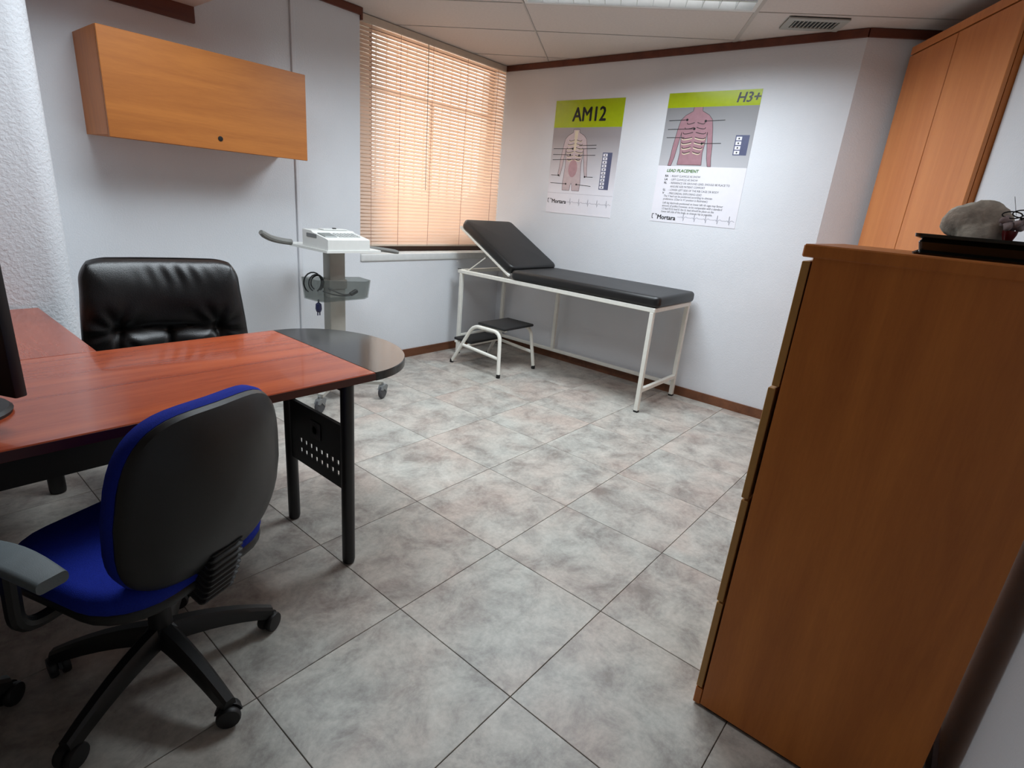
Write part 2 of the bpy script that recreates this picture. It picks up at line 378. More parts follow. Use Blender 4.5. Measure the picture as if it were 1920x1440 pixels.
strip('baseboard_right', (XR, YR), (xq, YR), 0, 0.07, 0.012, 'baseboard_wood')
# cable duct on the left wall
tag(MB().rbox(1.514, 1.540, YL-0.014, YL, 0.07, 2.455, 0.003, 1).build('cable_duct', 'wall_paint'), 'slim white vertical cable duct on the left wall beside the wall cabinet', 'cable duct')
# window: brown frame, panes, grille outside, sill
wx0, wx1, wz0, wz1 = 2.24, 3.62, 0.90, 2.475
win = struct(MB().box(wx0, wx1, 2.61, 2.66, wz0, wz0+0.06).box(wx0, wx1, 2.61, 2.66, wz1-0.02, wz1).box(wx0, wx0+0.03, 2.61, 2.66, wz0+0.06, wz1-0.02).box(wx1-0.02, wx1, 2.61, 2.66, wz0+0.06, wz1-0.02).box(wx0+0.03, wx1-0.03, 2.615, 2.655, 2.08, 2.095).build('window_1', 'brown_frame', smooth=False))
MB().box(2.89, 2.90, 2.612, 2.658, wz0+0.06, 2.075).build('mullion', 'brown_frame', win, smooth=False)
for x0, x1, z0, z1 in ((2.27, 2.885, 0.96, 2.075), (2.905, 3.60, 0.96, 2.075), (2.27, 3.60, 2.10, 2.455)):
    MB().box(x0, x1, 2.632, 2.638, z0, z1).build('pane', 'glass', win, smooth=False)
for k in range(14):
    x = 2.29+k*0.1; MB().box(x-0.005, x+0.005, 2.72, 2.73, 0.85, 2.5).build('grille_bar', 'cream_metal', win, smooth=False)
struct(MB().rbox(2.02, XB, YL-0.014, 2.60, 0.83, 0.888, 0.010, 3).build('trim_sill', 'sill_paint'))
struct(MB().add([(2.6, 2.9, 0.5), (4.1, 2.9, 0.5), (4.1, 2.9, 1.65), (2.6, 3.0, 0.5), (4.1, 3.0, 0.5), (4.1, 3.0, 1.65)], [(0,1,2),(5,4,3),(0,3,4,1),(1,4,5,2),(2,5,3,0)]).build('exterior_light_block', 'wall_paint', smooth=False))  # added unseen wedge, blocks daylight behind the blind's lower right corner
struct(MB().box(2.05, 3.6, 2.545, 2.60, 0.888, 0.955).build('trim_lower_frame', 'brown_frame', smooth=False))

# ------------------------------------------------------------------ venetian blind
bl = thing('venetian_blind', 'peach toned venetian blind hanging closed over the corner window', 'blind', (2.83, 2.485, 0.94))
bw0, bw1 = 2.036-2.83, 3.6245-2.83
MB().rbox(bw0, bw1, -0.016, 0.016, 1.512, 1.5585, 0.003, 1).build('headrail', 'blind_rail', bl)
MB().box(bw1-0.012, bw1, -0.019, -0.0161, 1.509, 1.553).build('headrail_bracket', 'blind_rail', bl, smooth=False)
NS = 57; sl_me = None
for k in range(NS):
    z = 0.022+k*(1.498-0.022)/(NS-1)
    if sl_me is None:
        rings = []
        for x in (bw0, bw1):
            arc = [(x, -0.0150+0.030*t/4, 0.0026*(1-((t-2)/2)**2)) for t in range(5)]
            rings.append(arc+[(a, b_, c-0.0004) for a, b_, c in arc[::-1]])
        o = MB().loft(rings).build('slat', 'slat', bl); sl_me = o.data
    else: o = link('slat', sl_me, None, bl)
    o.location = (0, 0, z); o.rotation_euler = (R(59), 0, R(random.uniform(-0.08, 0.08)))
MB().rbox(bw0, bw1, -0.012, 0.012, -0.004, 0.010, 0.003, 1).build('bottom_rail', 'blind_rail', bl)
for x in (-0.66, -0.40, -0.08, 0.30, 0.68):
    for y in (-0.0125, ):
        MB().bar((x, y, 0.0), (x, y, 1.512), 0.0025, 0.0015).build('ladder_cord', 'cord_pink', bl, smooth=False)
MB().tube([(-0.13, -0.024, 0.45), (-0.135, -0.024, 1.0), (-0.14, -0.020, 1.515)], 0.0035, 6).build('tilt_wand', 'blind_rail', bl)

# ------------------------------------------------------------------ ceiling luminaires and vent
def luminaire(cx_, cy_, wd, wm, watts, spread, label):
    t = thing('ceiling_light', label, 'ceiling light', (cx_, cy_, ZC), AC, 'recessed louvred ceiling lights')
    a, b_ = wd/2-0.012, wm/2-0.012
    MB().box(-a, a, -b_, b_, 0.088, 0.092).box(-a, -a+0.004, -b_, b_, 0, 0.088).box(a-0.004, a, -b_, b_, 0, 0.088).box(-a+0.004, a-0.004, -b_, -b_+0.004, 0, 0.088).box(-a+0.004, a-0.004, b_-0.004, b_, 0, 0.088).build('housing', 'lamp_body', t, smooth=False)
    MB().box(-a, a, -b_, -b_+0.02, -0.003, 0.004).box(-a, a, b_-0.02, b_, -0.003, 0.004).box(-a, -a+0.02, -b_+0.02, b_-0.02, -0.003, 0.004).box(a-0.02, a, -b_+0.02, b_-0.02, -0.003, 0.004).build('frame', 'lamp_body', t, smooth=False)
    n = 14
    for k in range(1, n):
        y = -b_+0.02+(2*b_-0.04)*k/n; MB().box(-a+0.02, a-0.02, y-0.0012, y+0.0012, 0.002, 0.045).build('louver_blade', 'louver_metal', t, smooth=False)
    for k in range(1, 5):
        x = -a+0.02+(2*a-0.04)*k/5
        MB().loft([[(x-0.008, y, 0.002), (x+0.008, y, 0.002), (x+0.018, y, 0.046), (x-0.018, y, 0.046)] for y in (-b_+0.02, b_-0.02)]).build('louver_rail', 'louver_metal', t, smooth=False)
    for k in range(4):
        x = -a+0.02+(2*a-0.04)*(k+0.5)/4; MB().tube([(x, -b_+0.05, 0.068), (x, b_-0.05, 0.068)], 0.013, 10).build('tube', 'tube_glow', t)
    L = bpy.data.lights.new('lamp_light', 'AREA'); L.shape = 'RECTANGLE'; L.size = wd-0.08; L.size_y = wm-0.08; L.energy = watts; L.color = LAMP_COL; L.spread = R(spread)
    lo = bpy.data.objects.new('lamp_light', L); COL.objects.link(lo); lo.parent = t; lo.location = (0, 0, -0.004)
    return t
LAMPS.sort(key=lambda c: -c[0])
luminaire(*LAMPS[0], LAMP_W, 160, 'recessed louvred ceiling light at the top edge between the white panels')
luminaire(*LAMPS[1], LAMP2_W, 150, 'recessed louvred ceiling light above the desk, beyond the top edge')
ve = thing('ceiling_vent', 'small grey slotted air vent in the ceiling near the slanted wall corner', 'vent', (3.4135, -0.087, ZC), R(-59))
MB().box(-0.165, 0.165, -0.105, 0.105, -0.003, -0.0005).build('backing', 'vent_dark', ve, smooth=False)
mb = MB()
for x0, x1, y0, y1 in ((-0.165, 0.165, -0.105, -0.062), (-0.165, 0.165, 0.062, 0.105), (-0.165, -0.125, -0.062, 0.062), (0.125, 0.165, -0.062, 0.062)): mb.box(x0, x1, y0, y1, -0.010, -0.003)
mb.build('frame', 'vent_metal', ve, smooth=False)
for k in range(11):
    x = -0.112+k*0.0224; MB().box(-0.0022, 0.0022, -0.062, 0.062, -0.009, -0.003, T(x, 0, 0) @ Matrix.Rotation(R(0), 4, 'Y')).build('vane', 'vent_metal', ve, smooth=False)

# ------------------------------------------------------------------ posters on the back wall
def text_part(txt, size, u, v, mat, parent, name='lettering', align='LEFT', shear=0.0, bold=0.0, sx=1.0, off=0.0032, fat=0.0):
    c = bpy.data.curves.new('lettering', 'FONT'); c.body = txt; c.size = size; c.align_x = align; c.shear = shear; c.offset = bold; c.resolution_u = 2
    o = bpy.data.objects.new('tmp', c); COL.objects.link(o)
    dg = bpy.context.evaluated_depsgraph_get(); me = bpy.data.meshes.new_from_object(o.evaluated_get(dg)); bpy.data.objects.remove(o, do_unlink=True)
    # local text x -> poster u (world -y), text y -> world z
    for vtx in me.vertices:
        x, y, z = vtx.co; vtx.co = (-off, -(u+x*sx), v+y)
    me.materials.clear()
    if fat:
        bm = bmesh.new(); bm.from_mesh(me); src = bm.faces[:]
        for k_, (dy, dz) in enumerate(((fat, 0), (-fat, 0), (0, fat*0.7), (0, -fat*0.7))):
            g_ = bmesh.ops.duplicate(bm, geom=src); vv = [e for e in g_['geom'] if isinstance(e, bmesh.types.BMVert)]
            for q_ in vv: q_.co += Vector((-0.00004*(k_+1), dy, dz))
        bm.to_mesh(me); bm.free()
    p = link(name, me, mat, parent); return p
def flat(parent, name, mat, pts, off):
    """pts in poster (u right, v up); a thin printed shape"""
    n = len(pts); vs = [(-off, -u, v) for u, v in pts]+[(-off+0.0004, -u, v) for u, v in pts]
    fs = [tuple(range(n)), tuple(range(n, 2*n))[::-1]]+[(i, (i+1)%n, (i+1)%n+n, i+n) for i in range(n)]
    return MB().add(vs, fs).build(name, mat, parent, smooth=False)
def strokes(parent, name, mat, lines, wd, off, arrow=None):
    mb = MB()
    for L in lines:
        for a, b_ in zip(L[:-1], L[1:]):
            d = Vector((b_[0]-a[0], b_[1]-a[1])); 
            if d.length < 1e-6: continue
            nn = Vector((-d.y, d.x)).normalized()*wd/2; q = [(a[0]+nn.x, a[1]+nn.y), (a[0]-nn.x, a[1]-nn.y), (b_[0]-nn.x, b_[1]-nn.y), (b_[0]+nn.x, b_[1]+nn.y)]
            mb.add([(-off, -u, v) for u, v in q]+[(-off+0.0003, -u, v) for u, v in q], [(0,1,2,3),(7,6,5,4),(0,4,5,1),(1,5,6,2),(2,6,7,3),(3,7,4,0)])
    return mb.build(name, mat, parent, smooth=False)
def disc(u, v, r, n=10): return [(u+r*math.cos(2*PI*k/n), v+r*math.sin(2*PI*k/n)) for k in range(n)]
def ecg(u0, u1, v, n, h):
    L = []; st = (u1-u0)/n
    for k in range(n):
        x = u0+k*st; L += [(x, v), (x+st*0.3, v), (x+st*0.38, v+h*0.12), (x+st*0.45, v), (x+st*0.5, v-h*0.2), (x+st*0.54, v+h), (x+st*0.58, v-h*0.7), (x+st*0.63, v), (x+st*0.8, v+h*0.2), (x+st*0.9, v)]
    return L+[(u1, v)]
PW, PH = 0.664, 0.898
def poster(y_left, z0, label):
    t = thing('poster', label, 'poster', (XB, y_left, z0), 0, 'cardiology posters on the back wall')
    MB().box(-0.0025, 0, -PW, 0, 0, PH).build('sheet', 'poster_white', t, smooth=False); return t
def torso(cu, top, sc, legs):
    # half outline (du, dv) from neck downward, with arms
    half = [(0.028, 0.0), (0.030, -0.022), (0.075, -0.045), (0.100, -0.070), (0.112, -0.12), (0.128, -0.22), (0.134, -0.29), (0.142, -0.345), (0.120, -0.35), (0.106, -0.29), (0.094, -0.21), (0.083, -0.14), (0.080, -0.20), (0.074, -0.26), (0.080, -0.33)]
    if legs: half += [(0.086, -0.40), (0.082, -0.455), (0.012, -0.455), (0.006, -0.41), (0.0, -0.40)]
    else: half = [(du, dv) for du, dv in half]
    pts = [(cu+du*sc, top+dv*sc) for du, dv in half]+[(cu-du*sc, top+dv*sc) for du, dv in half[::-1]]
    return pts
def ribs(cu, v0, sc, n=6):
    L = []
    for k in range(n):
        v = v0-k*0.026*sc; wd = (0.040+0.022*math.sin(PI*(k+0.5)/n))*sc
        for s_ in (-1, 1):
            L.append([(cu+s_*(0.008*sc+wd*math.sin(R(100)*t/8)), v-0.020*sc*math.sin(R(90)*t/8)+0.030*sc*(1-math.cos(R(70)*t/8))) for t in range(9)])
    return L
p1 = poster(1.889, 1.302, 'medical poster headed AM12 showing a standing torso with arms and leads')
flat(p1, 'header_band', 'poster_green', [(0, 0.690), (PW, 0.690), (PW, PH), (0, PH)], 0.0028)
flat(p1, 'picture_panel', 'poster_fade', [(0, 0.17), (0.0, 0.690), (PW, 0.690), (PW, 0.17)], 0.0027)
text_part('AM12', 0.150, PW*0.52, 0.738, 'poster_ink', p1, align='CENTER', sx=0.88, fat=0.0042)
flat(p1, 'figure', 'poster_skin', torso(0.24, 0.675, 1.06, True), 0.0030)
to_ = torso(0.24, 0.675, 1.06, True); strokes(p1, 'figure_outline', 'poster_line', [to_+[to_[0]]], 0.003, 0.0032)
flat(p1, 'sternum', 'poster_bone', [(0.222, 0.665), (0.258, 0.665), (0.250, 0.51), (0.230, 0.51)], 0.0032)
strokes(p1, 'ribs', 'poster_line', ribs(0.24, 0.595, 1.15), 0.004, 0.0034); strokes(p1, 'rib_lights', 'poster_bone', [[(u, v-0.006) for u, v in L] for L in ribs(0.24, 0.595, 1.15)], 0.006, 0.0033)
flat(p1, 'abdomen', 'poster_belly', [(0.24+0.045*math.cos(2*PI*k/18), 0.37+0.07*math.sin(2*PI*k/18)) for k in range(18)], 0.00315)
A1 = [[(0.02, 0.525), (0.22, 0.525)], [(0.02, 0.478), (0.20, 0.478)], [(0.02, 0.435), (0.31, 0.445)], [(0.28, 0.55), (0.45, 0.555)], [(0.28, 0.525), (0.45, 0.53)], [(0.29, 0.475), (0.45, 0.478)], [(0.02, 0.312), (0.10, 0.312)], [(0.37, 0.308), (0.45, 0.308)], [(0.02, 0.248), (0.185, 0.245)], [(0.295, 0.244), (0.44, 0.236)]]
for L in A1: strokes(p1, 'lead_arrow', 'poster_ink', [L], 0.0042, 0.0036)
for q in [A1[0][1], A1[1][1], A1[5][0], A1[6][1], A1[7][0], A1[8][1], A1[9][0]]: flat(p1, 'lead_dot', 'poster_ink', disc(q[0], q[1], 0.008, 8), 0.0037)
flat(p1, 'side_table', 'poster_blue', [(0.520, 0.215), (0.610, 0.215), (0.610, 0.50), (0.520, 0.50)], 0.0030)
for k in range(10):
    flat(p1, 'table_cell', 'poster_white', [(0.527, 0.223+k*0.0275), (0.567, 0.223+k*0.0275), (0.567, 0.244+k*0.0275), (0.527, 0.244+k*0.0275)], 0.0032)
    flat(p1, 'table_mark', 'poster_ink', disc(0.547, 0.233+k*0.0275, 0.006, 6), 0.0034)
strokes(p1, 'rule', 'poster_grid', [[(0.0, 0.168), (PW, 0.168)]], 0.002, 0.0029)
strokes(p1, 'heart_trace', 'poster_grid', [ecg(0.20, PW-0.01, 0.098, 5, 0.032)], 0.0035, 0.0029)
text_part('Mortara', 0.046, 0.055, 0.083, 'poster_ink', p1, fat=0.0016)
strokes(p1, 'logo_bracket', 'poster_ink', [[(0.026, 0.118), (0.012, 0.118), (0.012, 0.090), (0.022, 0.084)], [(0.036, 0.118), (0.048, 0.118), (0.048, 0.106)]], 0.005, 0.0032)
p2 = poster(0.862, 1.313, 'medical poster marked H3+ with a lead placement text block below the torso')
flat(p2, 'header_band', 'poster_green', [(0, 0.800), (PW, 0.800), (PW, PH), (0, PH)], 0.0028)
flat(p2, 'picture_panel', 'poster_grey', [(0, 0.405), (PW, 0.405), (PW, 0.800), (0, 0.800)], 0.0027)
text_part('H3+', 0.088, PW-0.005, 0.822, 'poster_ink', p2, align='RIGHT', shear=0.18, fat=0.0022)
tt = [(u, max(v, 0.406)) for u, v in torso(0.24, 0.80, 1.17, False)]
flat(p2, 'figure', 'poster_skin2', tt, 0.0030); strokes(p2, 'figure_outline', 'poster_line', [tt], 0.003, 0.0032)
strokes(p2, 'ribs', 'poster_line', ribs(0.24, 0.70, 1.25, 7), 0.005, 0.0034); strokes(p2, 'rib_lights', 'poster_bone', [[(u, v-0.007) for u, v in L] for L in ribs(0.24, 0.70, 1.25, 7)][6:], 0.006, 0.0033)
A2 = [[(0.03, 0.715), (0.17, 0.718)], [(0.03, 0.655), (0.235, 0.658)], [(0.03, 0.60), (0.17, 0.60)], [(0.31, 0.708), (0.45, 0.712)], [(0.31, 0.560), (0.45, 0.562)]]
for L in A2: strokes(p2, 'lead_arrow', 'poster_ink', [L], 0.0042, 0.0036)
for q in [A2[0][1], A2[1][1], A2[3][0], A2[4][0]]: flat(p2, 'lead_dot', 'poster_ink', disc(q[0], q[1], 0.009, 8), 0.0037)
flat(p2, 'side_table', 'poster_blue', [(0.545, 0.485), (0.640, 0.485), (0.640, 0.615), (0.545, 0.615)], 0.0030)
for k in range(4):
    flat(p2, 'table_cell', 'poster_white', [(0.552, 0.492+k*0.030), (0.590, 0.492+k*0.030), (0.590, 0.515+k*0.030), (0.552, 0.515+k*0.030)], 0.0032)
    flat(p2, 'table_mark', 'poster_ink', disc(0.571, 0.503+k*0.030, 0.006, 6), 0.0034)
text_part('LEAD PLACEMENT', 0.030, 0.075, 0.362, 'poster_title', p2, shear=0.2, fat=0.0010)
for k, (a, s_) in enumerate((('RA', '- RIGHT CLAVICLE AS SHOW'), ('LA', '- LEFT CLAVICLE AS SHOW'), ('RL', '- REFERENCE OR GROUND LEAD, SHOULD BE PLACE TO'), ('', '  ANSURE SIZE PATIENT COMFORT'), ('LL', '- LOWER LEFT SIDE OF THE RIB CAGE OR BODY'), ('V', '- PRECORDIAL EXPLORING LEAD'))):
    v = 0.327-k*0.0245
    if a: text_part(a, 0.021, 0.068, v, 'poster_ink', p2, fat=0.0007)
    text_part(s_, 0.020, 0.112, v, 'poster_ink', p2, bold=0.0, sx=0.9)
for k, s_ in enumerate(('The V lead can be positioned according to clinician', 'preference. (Chan in V1 position is illustrated.)', 'Left leg electrode positioned on lower left rib cage may favour', 'amount of artifact however, to be comparable with a standard', '12 lead ECG lead II, the LL lead should be place on the', 'lower left side of the body, as close to hip as possible.')):
    text_part(s_, 0.0215, 0.082, 0.184-k*0.0215-(0.006 if k > 1 else 0), 'poster_ink', p2, bold=0.0, sx=0.86, shear=0.1)
text_part('Mortara', 0.046, 0.055, 0.020, 'poster_ink', p2, fat=0.0016)
strokes(p2, 'logo_bracket', 'poster_ink', [[(0.026, 0.055), (0.012, 0.055), (0.012, 0.027), (0.022, 0.021)], [(0.036, 0.055), (0.048, 0.055), (0.048, 0.043)]], 0.005, 0.0032)
strokes(p2, 'heart_trace', 'poster_grid', [ecg(0.22, PW-0.01, 0.045, 5, 0.034)], 0.0035, 0.0029)

# ------------------------------------------------------------------ examination couch
ct = thing('examination_couch', 'black padded examination couch on a white tube frame under the posters', 'couch', (3.25, 1.32, 0))
cx0, cx1, cy0, cy1 = 2.950-3.25, 3.565-3.25, 0.390-1.32, 2.262-1.32; zt = 0.760; q = 0.031
for x in (cx0, cx1-q):
    for y in (cy0, cy1-q):
        lg = MB().rbox(x, x+q, y, y+q, 0.012, zt-q, 0.003, 1).build('leg', 'cream_metal', ct)
        MB().rbox(x-0.001, x+q+0.001, y-0.001, y+q+0.001, 0, 0.014, 0.003, 1).build('rubber_foot', 'rubber', lg)
MB().rbox(cx1-q, cx1, 1.585-1.32, 1.585+q-1.32, 0.11, zt-q, 0.003, 1).build('leg', 'cream_metal', ct)
mb = MB()
for x in (cx0, cx1-q): mb.rbox(x, x+q, cy0-0.006, cy1+0.022, zt-q, zt, 0.003, 1)
for y in (cy0-0.006, cy1+0.022-q): mb.rbox(cx0+q, cx1-q, y, y+q, zt-q, zt, 0.003, 1)
mb.build('top_frame', 'cream_metal', ct)
for y in (cy0, cy1-q): MB().rbox(cx0+q, cx1-q, y+0.002, y+q-0.002, 0.148, 0.148+q, 0.003, 1).build('end_rail', 'cream_metal', ct)
MB().rbox(cx1-q+0.001, cx1-0.001, cy0+q, cy1-q, 0.085, 0.111, 0.003, 1).build('back_rail', 'cream_metal', ct)
# flat mattress and raised head section
my0, my1 = 0.362-1.32, 1.68-1.32
MB().loft(pad_rings(cx1-cx0+0.012, my1-my0, 0.078, 0.045, 0.026, dome=0.006), T((cx0+cx1)/2, (my0+my1)/2, zt+0.001)).build('mattress', 'vinyl', ct, ang=60)
hl = 0.68; an = math.atan2(0.335, 0.595)
Mh = T((cx0+cx1)/2, 1.69-1.32, zt+0.034) @ Matrix.Rotation(an, 4, 'X')
MB().loft(pad_rings(cx1-cx0+0.008, hl, 0.072, 0.05, 0.024, dome=0.008), Mh @ T(0, hl/2, 0.002)).build('headrest', 'vinyl', ct, ang=60)
mb = MB()
for x in (cx0-(cx0+cx1)/2, cx1-(cx0+cx1)/2-0.02): mb.rbox(x, x+0.02, 0, hl, -0.020, 0.0, 0.003, 1, Mh)
mb.rbox(cx0-(cx0+cx1)/2+0.02, cx1-(cx0+cx1)/2-0.02, hl-0.02, hl, -0.020, 0, 0.003, 1, Mh); mb.build('headrest_frame', 'cream_metal', ct)
for x in (cx0+0.012, cx1-0.014):
    MB().tube([(x, 2.171-1.32, zt), (x, 1.975-1.32, 0.895)], 0.005, 8).build('strut', 'cream_metal', ct)
MB().rbox(cx0-0.002, cx0+q+0.002, cy1+0.008, cy1+0.024, zt-0.001, zt+0.006, 0.002, 1).build('end_cap', 'rubber', ct)

# ------------------------------------------------------------------ step stool
st = thing('step_stool', 'two step stool with black treads and cream tube legs beside the couch', 'step stool', (2.945, 1.80, 0))
r_ = 0.0150
def stool_side(x, s_):
    # inverted U: front foot (toward +y) slants, rear foot nearly vertical; both lean outward in x
    return fillet([(x+s_*0.045, 0.262, 0.012), (x+s_*0.012, 0.06, 0.362), (x+s_*0.012, -0.235, 0.362), (x+s_*0.045, -0.278, 0.012)], 0.07, 7)
for s_, x in ((-1, -0.185), (1, 0.185)):
    pth = stool_side(x, s_); lg = MB().tube(pth, r_, 10).build('side_frame', 'cream_metal', st)
    for p in (pth[0], pth[-1]): MB().lathe([(0.016, 0), (0.017, 0.004), (0.0165, 0.028), (0.013, 0.030)], 12, T(p[0], p[1], 0)).build('rubber_foot', 'rubber', lg)
    a = (x+s_*0.030, 0.150, 0.178); b_ = (x+s_*0.030, -0.262, 0.150)
    MB().tube([a, b_], 0.0135, 10).build('low_rail', 'cream_metal', st)
MB().rbox(-0.190, 0.190, -0.272, 0.02, 0.378, 0.400, 0.008, 2).build('upper_tread', 'rubber_mat', st)
MB().rbox(-0.195, 0.195, 0.075, 0.285, 0.195, 0.217, 0.008, 2).build('lower_tread', 'rubber_mat', st)
mb = MB(); 
for x in (-0.14, 0.14): mb.bar((x, 0.0, 0.370), (x, -0.25, 0.370), 0.02, 0.014)
mb.bar((-0.195, -0.02, 0.365), (0.195, -0.02, 0.365), 0.02, 0.02); mb.build('tread_support', 'cream_metal', st)
mb = MB(); mb.bar((-0.21, 0.10, 0.186), (0.21, 0.10, 0.186), 0.02, 0.016).bar((-0.21, 0.25, 0.186), (0.21, 0.25, 0.186), 0.02, 0.016); mb.build('lower_support', 'cream_metal', st)

# ------------------------------------------------------------------ ECG trolley, device, cables
tr_ = thing('equipment_trolley', 'grey column equipment trolley on castors with a smoked basket behind the desk end', 'trolley', (1.475, 1.90, 0))
MB().rbox(-0.056, 0.056, -0.040, 0.040, 0.115, 0.985, 0.008, 2).build('column', 'warm_grey_metal', tr_)
MB().rbox(-0.09, 0.09, -0.07, 0.07, 0.095, 0.128, 0.012, 3).build('base', 'warm_grey_metal', tr_)
for x, y in ((-0.235, -0.193), (0.235, -0.203), (-0.235, 0.212), (0.235, 0.212)): MB().bar((x*0.25, y*0.25, 0.112), (x, y, 0.112), 0.034, 0.022).build('base_arm', 'warm_grey_metal', tr_, smooth=False)
def castor(parent, x, y, rz, r0=0.048):
    Mx = T(x, y, 0) @ rotz(rz); wz = r0
    c = MB().lathe([(r0-0.008, -0.013), (r0, -0.007), (r0, 0.007), (r0-0.008, 0.013)], 24, Mx @ T(0, 0.012, wz) @ Matrix.Rotation(PI/2, 4, 'X')).build('castor', 'wheel_grey', parent)
    arc = [(0.030*math.cos(R(a)), 0.030*math.sin(R(a))) for a in range(0, 181, 20)]
    outer = [(r0*0.55, -0.006), (r0*0.85, 0.02), (r0*0.98, r0*0.75), (r0*0.5, r0*1.05), (-r0*0.45, r0*1.0), (-r0*0.8, r0*0.45), (-r0*0.45, r0*0.3), (0.0, r0*0.45)]
    MB().prism(outer, -0.017, 0.017, Mx @ T(0, 0.012, wz) @ Matrix.Rotation(PI/2, 4, 'X')).build('fork', 'fork_grey', c, ang=20)
    MB().lathe([(0.010, r0*1.9), (0.010, 0.115)], 10, Mx @ T(-r0*0.1, 0.012, 0)).build('stem', 'fork_grey', c)
for x, y, a in ((-0.235, -0.205, 25), (0.235, -0.215, 25), (-0.235, 0.20, 60), (0.235, 0.20, 10)): castor(tr_, x, y, R(a))
MB().prism([(-0.175, -0.205), (0.205, -0.205), (0.215, 0.15), (0.16, 0.28), (-0.14, 0.28), (-0.185, 0.2)], 0.985, 0.999, None).build('shelf', 'white_plastic', tr_, smooth=False)
MB().tube(bez((-0.43, -0.02, 1.078), (-0.37, 0.0, 1.035), (-0.30, 0.02, 1.022), (-0.14, 0.03, 1.012), 10)[:9], [0.014]+[0.0185]*8, 10, T(0, 0.08, -0.003)).build('handle', 'handle_grey', tr_)
MB().tube(bez((0.20, 0.0, 0.992), (0.27, -0.02, 0.992), (0.36, -0.06, 0.985), (0.43, -0.10, 0.972), 10), [0.0145]*10+[0.010], 10).build('handle', 'handle_grey', tr_)
# smoked basket
def basket_rings():
    outline0 = [(-0.215, 0.02), (-0.205, -0.135), (-0.17, -0.165), (0.13, -0.165), (0.19, -0.12), (0.20, 0.02)]
    def sc(f): return [(x*f, (y-0.0)*f) for x, y in outline0]
    return sc
sc = basket_rings(); mb = MB(); n = 6
o0 = sc(1.0); o1 = sc(0.93); th = 0.004
rings = [[(x, y, 0.685+0.002) for x, y in o1], [(x, y, 0.82-(0.02 if x > 0.1 else 0)) for x, y in o0], [(x*0.975, y*0.975, 0.82-(0.02 if x > 0.1 else 0)) for x, y in o0], [(x*0.965, y*0.965, 0.691) for x, y in o1]]
mb.loft(rings, None, True); mb.build('basket', 'smoked', tr_, smooth=False)
MB().rbox(-0.064, 0.064, -0.048, 0.048, 0.74, 0.80, 0.006, 2).build('basket_clamp', 'warm_grey_metal', tr_)
# ECG recorder
eg = thing('ecg_recorder', 'white portable ecg recorder with small screen on the trolley shelf', 'ecg machine', (1.455, 1.838, 0.999))
ew, ed = 0.145, 0.138
prof = [(-ed, 0.0), (-ed, 0.060), (-ed+0.02, 0.066), (0.02, 0.088), (0.04, 0.098), (ed, 0.100), (ed, 0.0)]
mb = MB(); mb.loft([[(x, y, z) for y, z in prof] for x in (-ew, ew)]); mb.build('casing', 'white_plastic', eg, smooth=False)
sl = math.atan2(0.026, 0.133-0.0); Ms = T(0, -0.045, 0.0785) @ Matrix.Rotation(math.atan2(0.022, 0.138), 4, 'X')
MB().rbox(-0.128, -0.045, -0.038, 0.048, -0.001, 0.004, 0.002, 1, Ms).build('screen', 'screen_grey', eg)
for i in range(6):
    for j in range(4):
        MB().rbox(-0.028+i*0.025, -0.010+i*0.025, -0.038+j*0.022, -0.023+j*0.022, -0.001, 0.0045, 0.0015, 1, Ms).build('key', 'key_grey', eg)
MB().rbox(-0.05, 0.12, 0.06, 0.125, 0.0995, 0.106, 0.003, 1).build('paper_cover', 'white_plastic', eg)
MB().rbox(-ew-0.003, -ew+0.001, -0.02, 0.09, 0.060, 0.082, 0.002, 1).build('side_port', 'fork_grey', eg)
MB().rbox(0.03, 0.05, 0.075, 0.095, 0.106, 0.112, 0.002, 1).build('latch', 'black_plastic', eg)
# cables
cb = MB()
for k, (dx, rr) in enumerate(((0, 0.05), (0.012, 0.042), (-0.012, 0.06))):
    cb.tube([(-0.145+dx+rr*math.cos(R(a)), -0.03+0.01*k, 0.785+1.05*rr*math.sin(R(a))) for a in range(-60, 250, 20)], 0.0045, 6)
cb.tube(bez((-0.10, -0.09, 0.76), (-0.02, -0.10, 0.72), (0.0, -0.11, 0.705), (0.07, -0.10, 0.72), 10), 0.005, 6)
cb.tube(bez((-0.12, -0.06, 0.74), (-0.06, -0.08, 0.71), (0.0, -0.1, 0.70), (0.05, -0.11, 0.712), 10), 0.0045, 6)
cb.rbox(-0.028, 0.028, -0.012, 0.012, -0.012, 0.012, 0.004, 1, T(0.068, -0.11, 0.726) @ Matrix.Rotation(R(-25), 4, 'Y'))
cbo = cb.build('power_cable', 'dark_plastic'); cbo.location = (1.475, 1.90, 0); tag(cbo, 'coiled black power cable lying in the smoked trolley basket', 'cable')
pc = thing('lead_plug', 'small navy plug dangling below the trolley basket', 'plug', (1.475-0.175, 1.90-0.10, 0.60))
MB().tube([(0, 0, 0.098), (0, 0, 0.075)], 0.0045, 6).build('cord', 'navy', pc)
MB().lathe([(0.008, 0.078), (0.017, 0.07), (0.019, 0.04), (0.014, 0.024), (0.011, 0.020)], 10).build('plug_body', 'navy', pc)
for s_ in (-1, 1): MB().tube([(s_*0.007, 0, 0.022), (s_*0.007, 0, 0.0)], 0.0035, 6).build('pin', 'navy', pc)

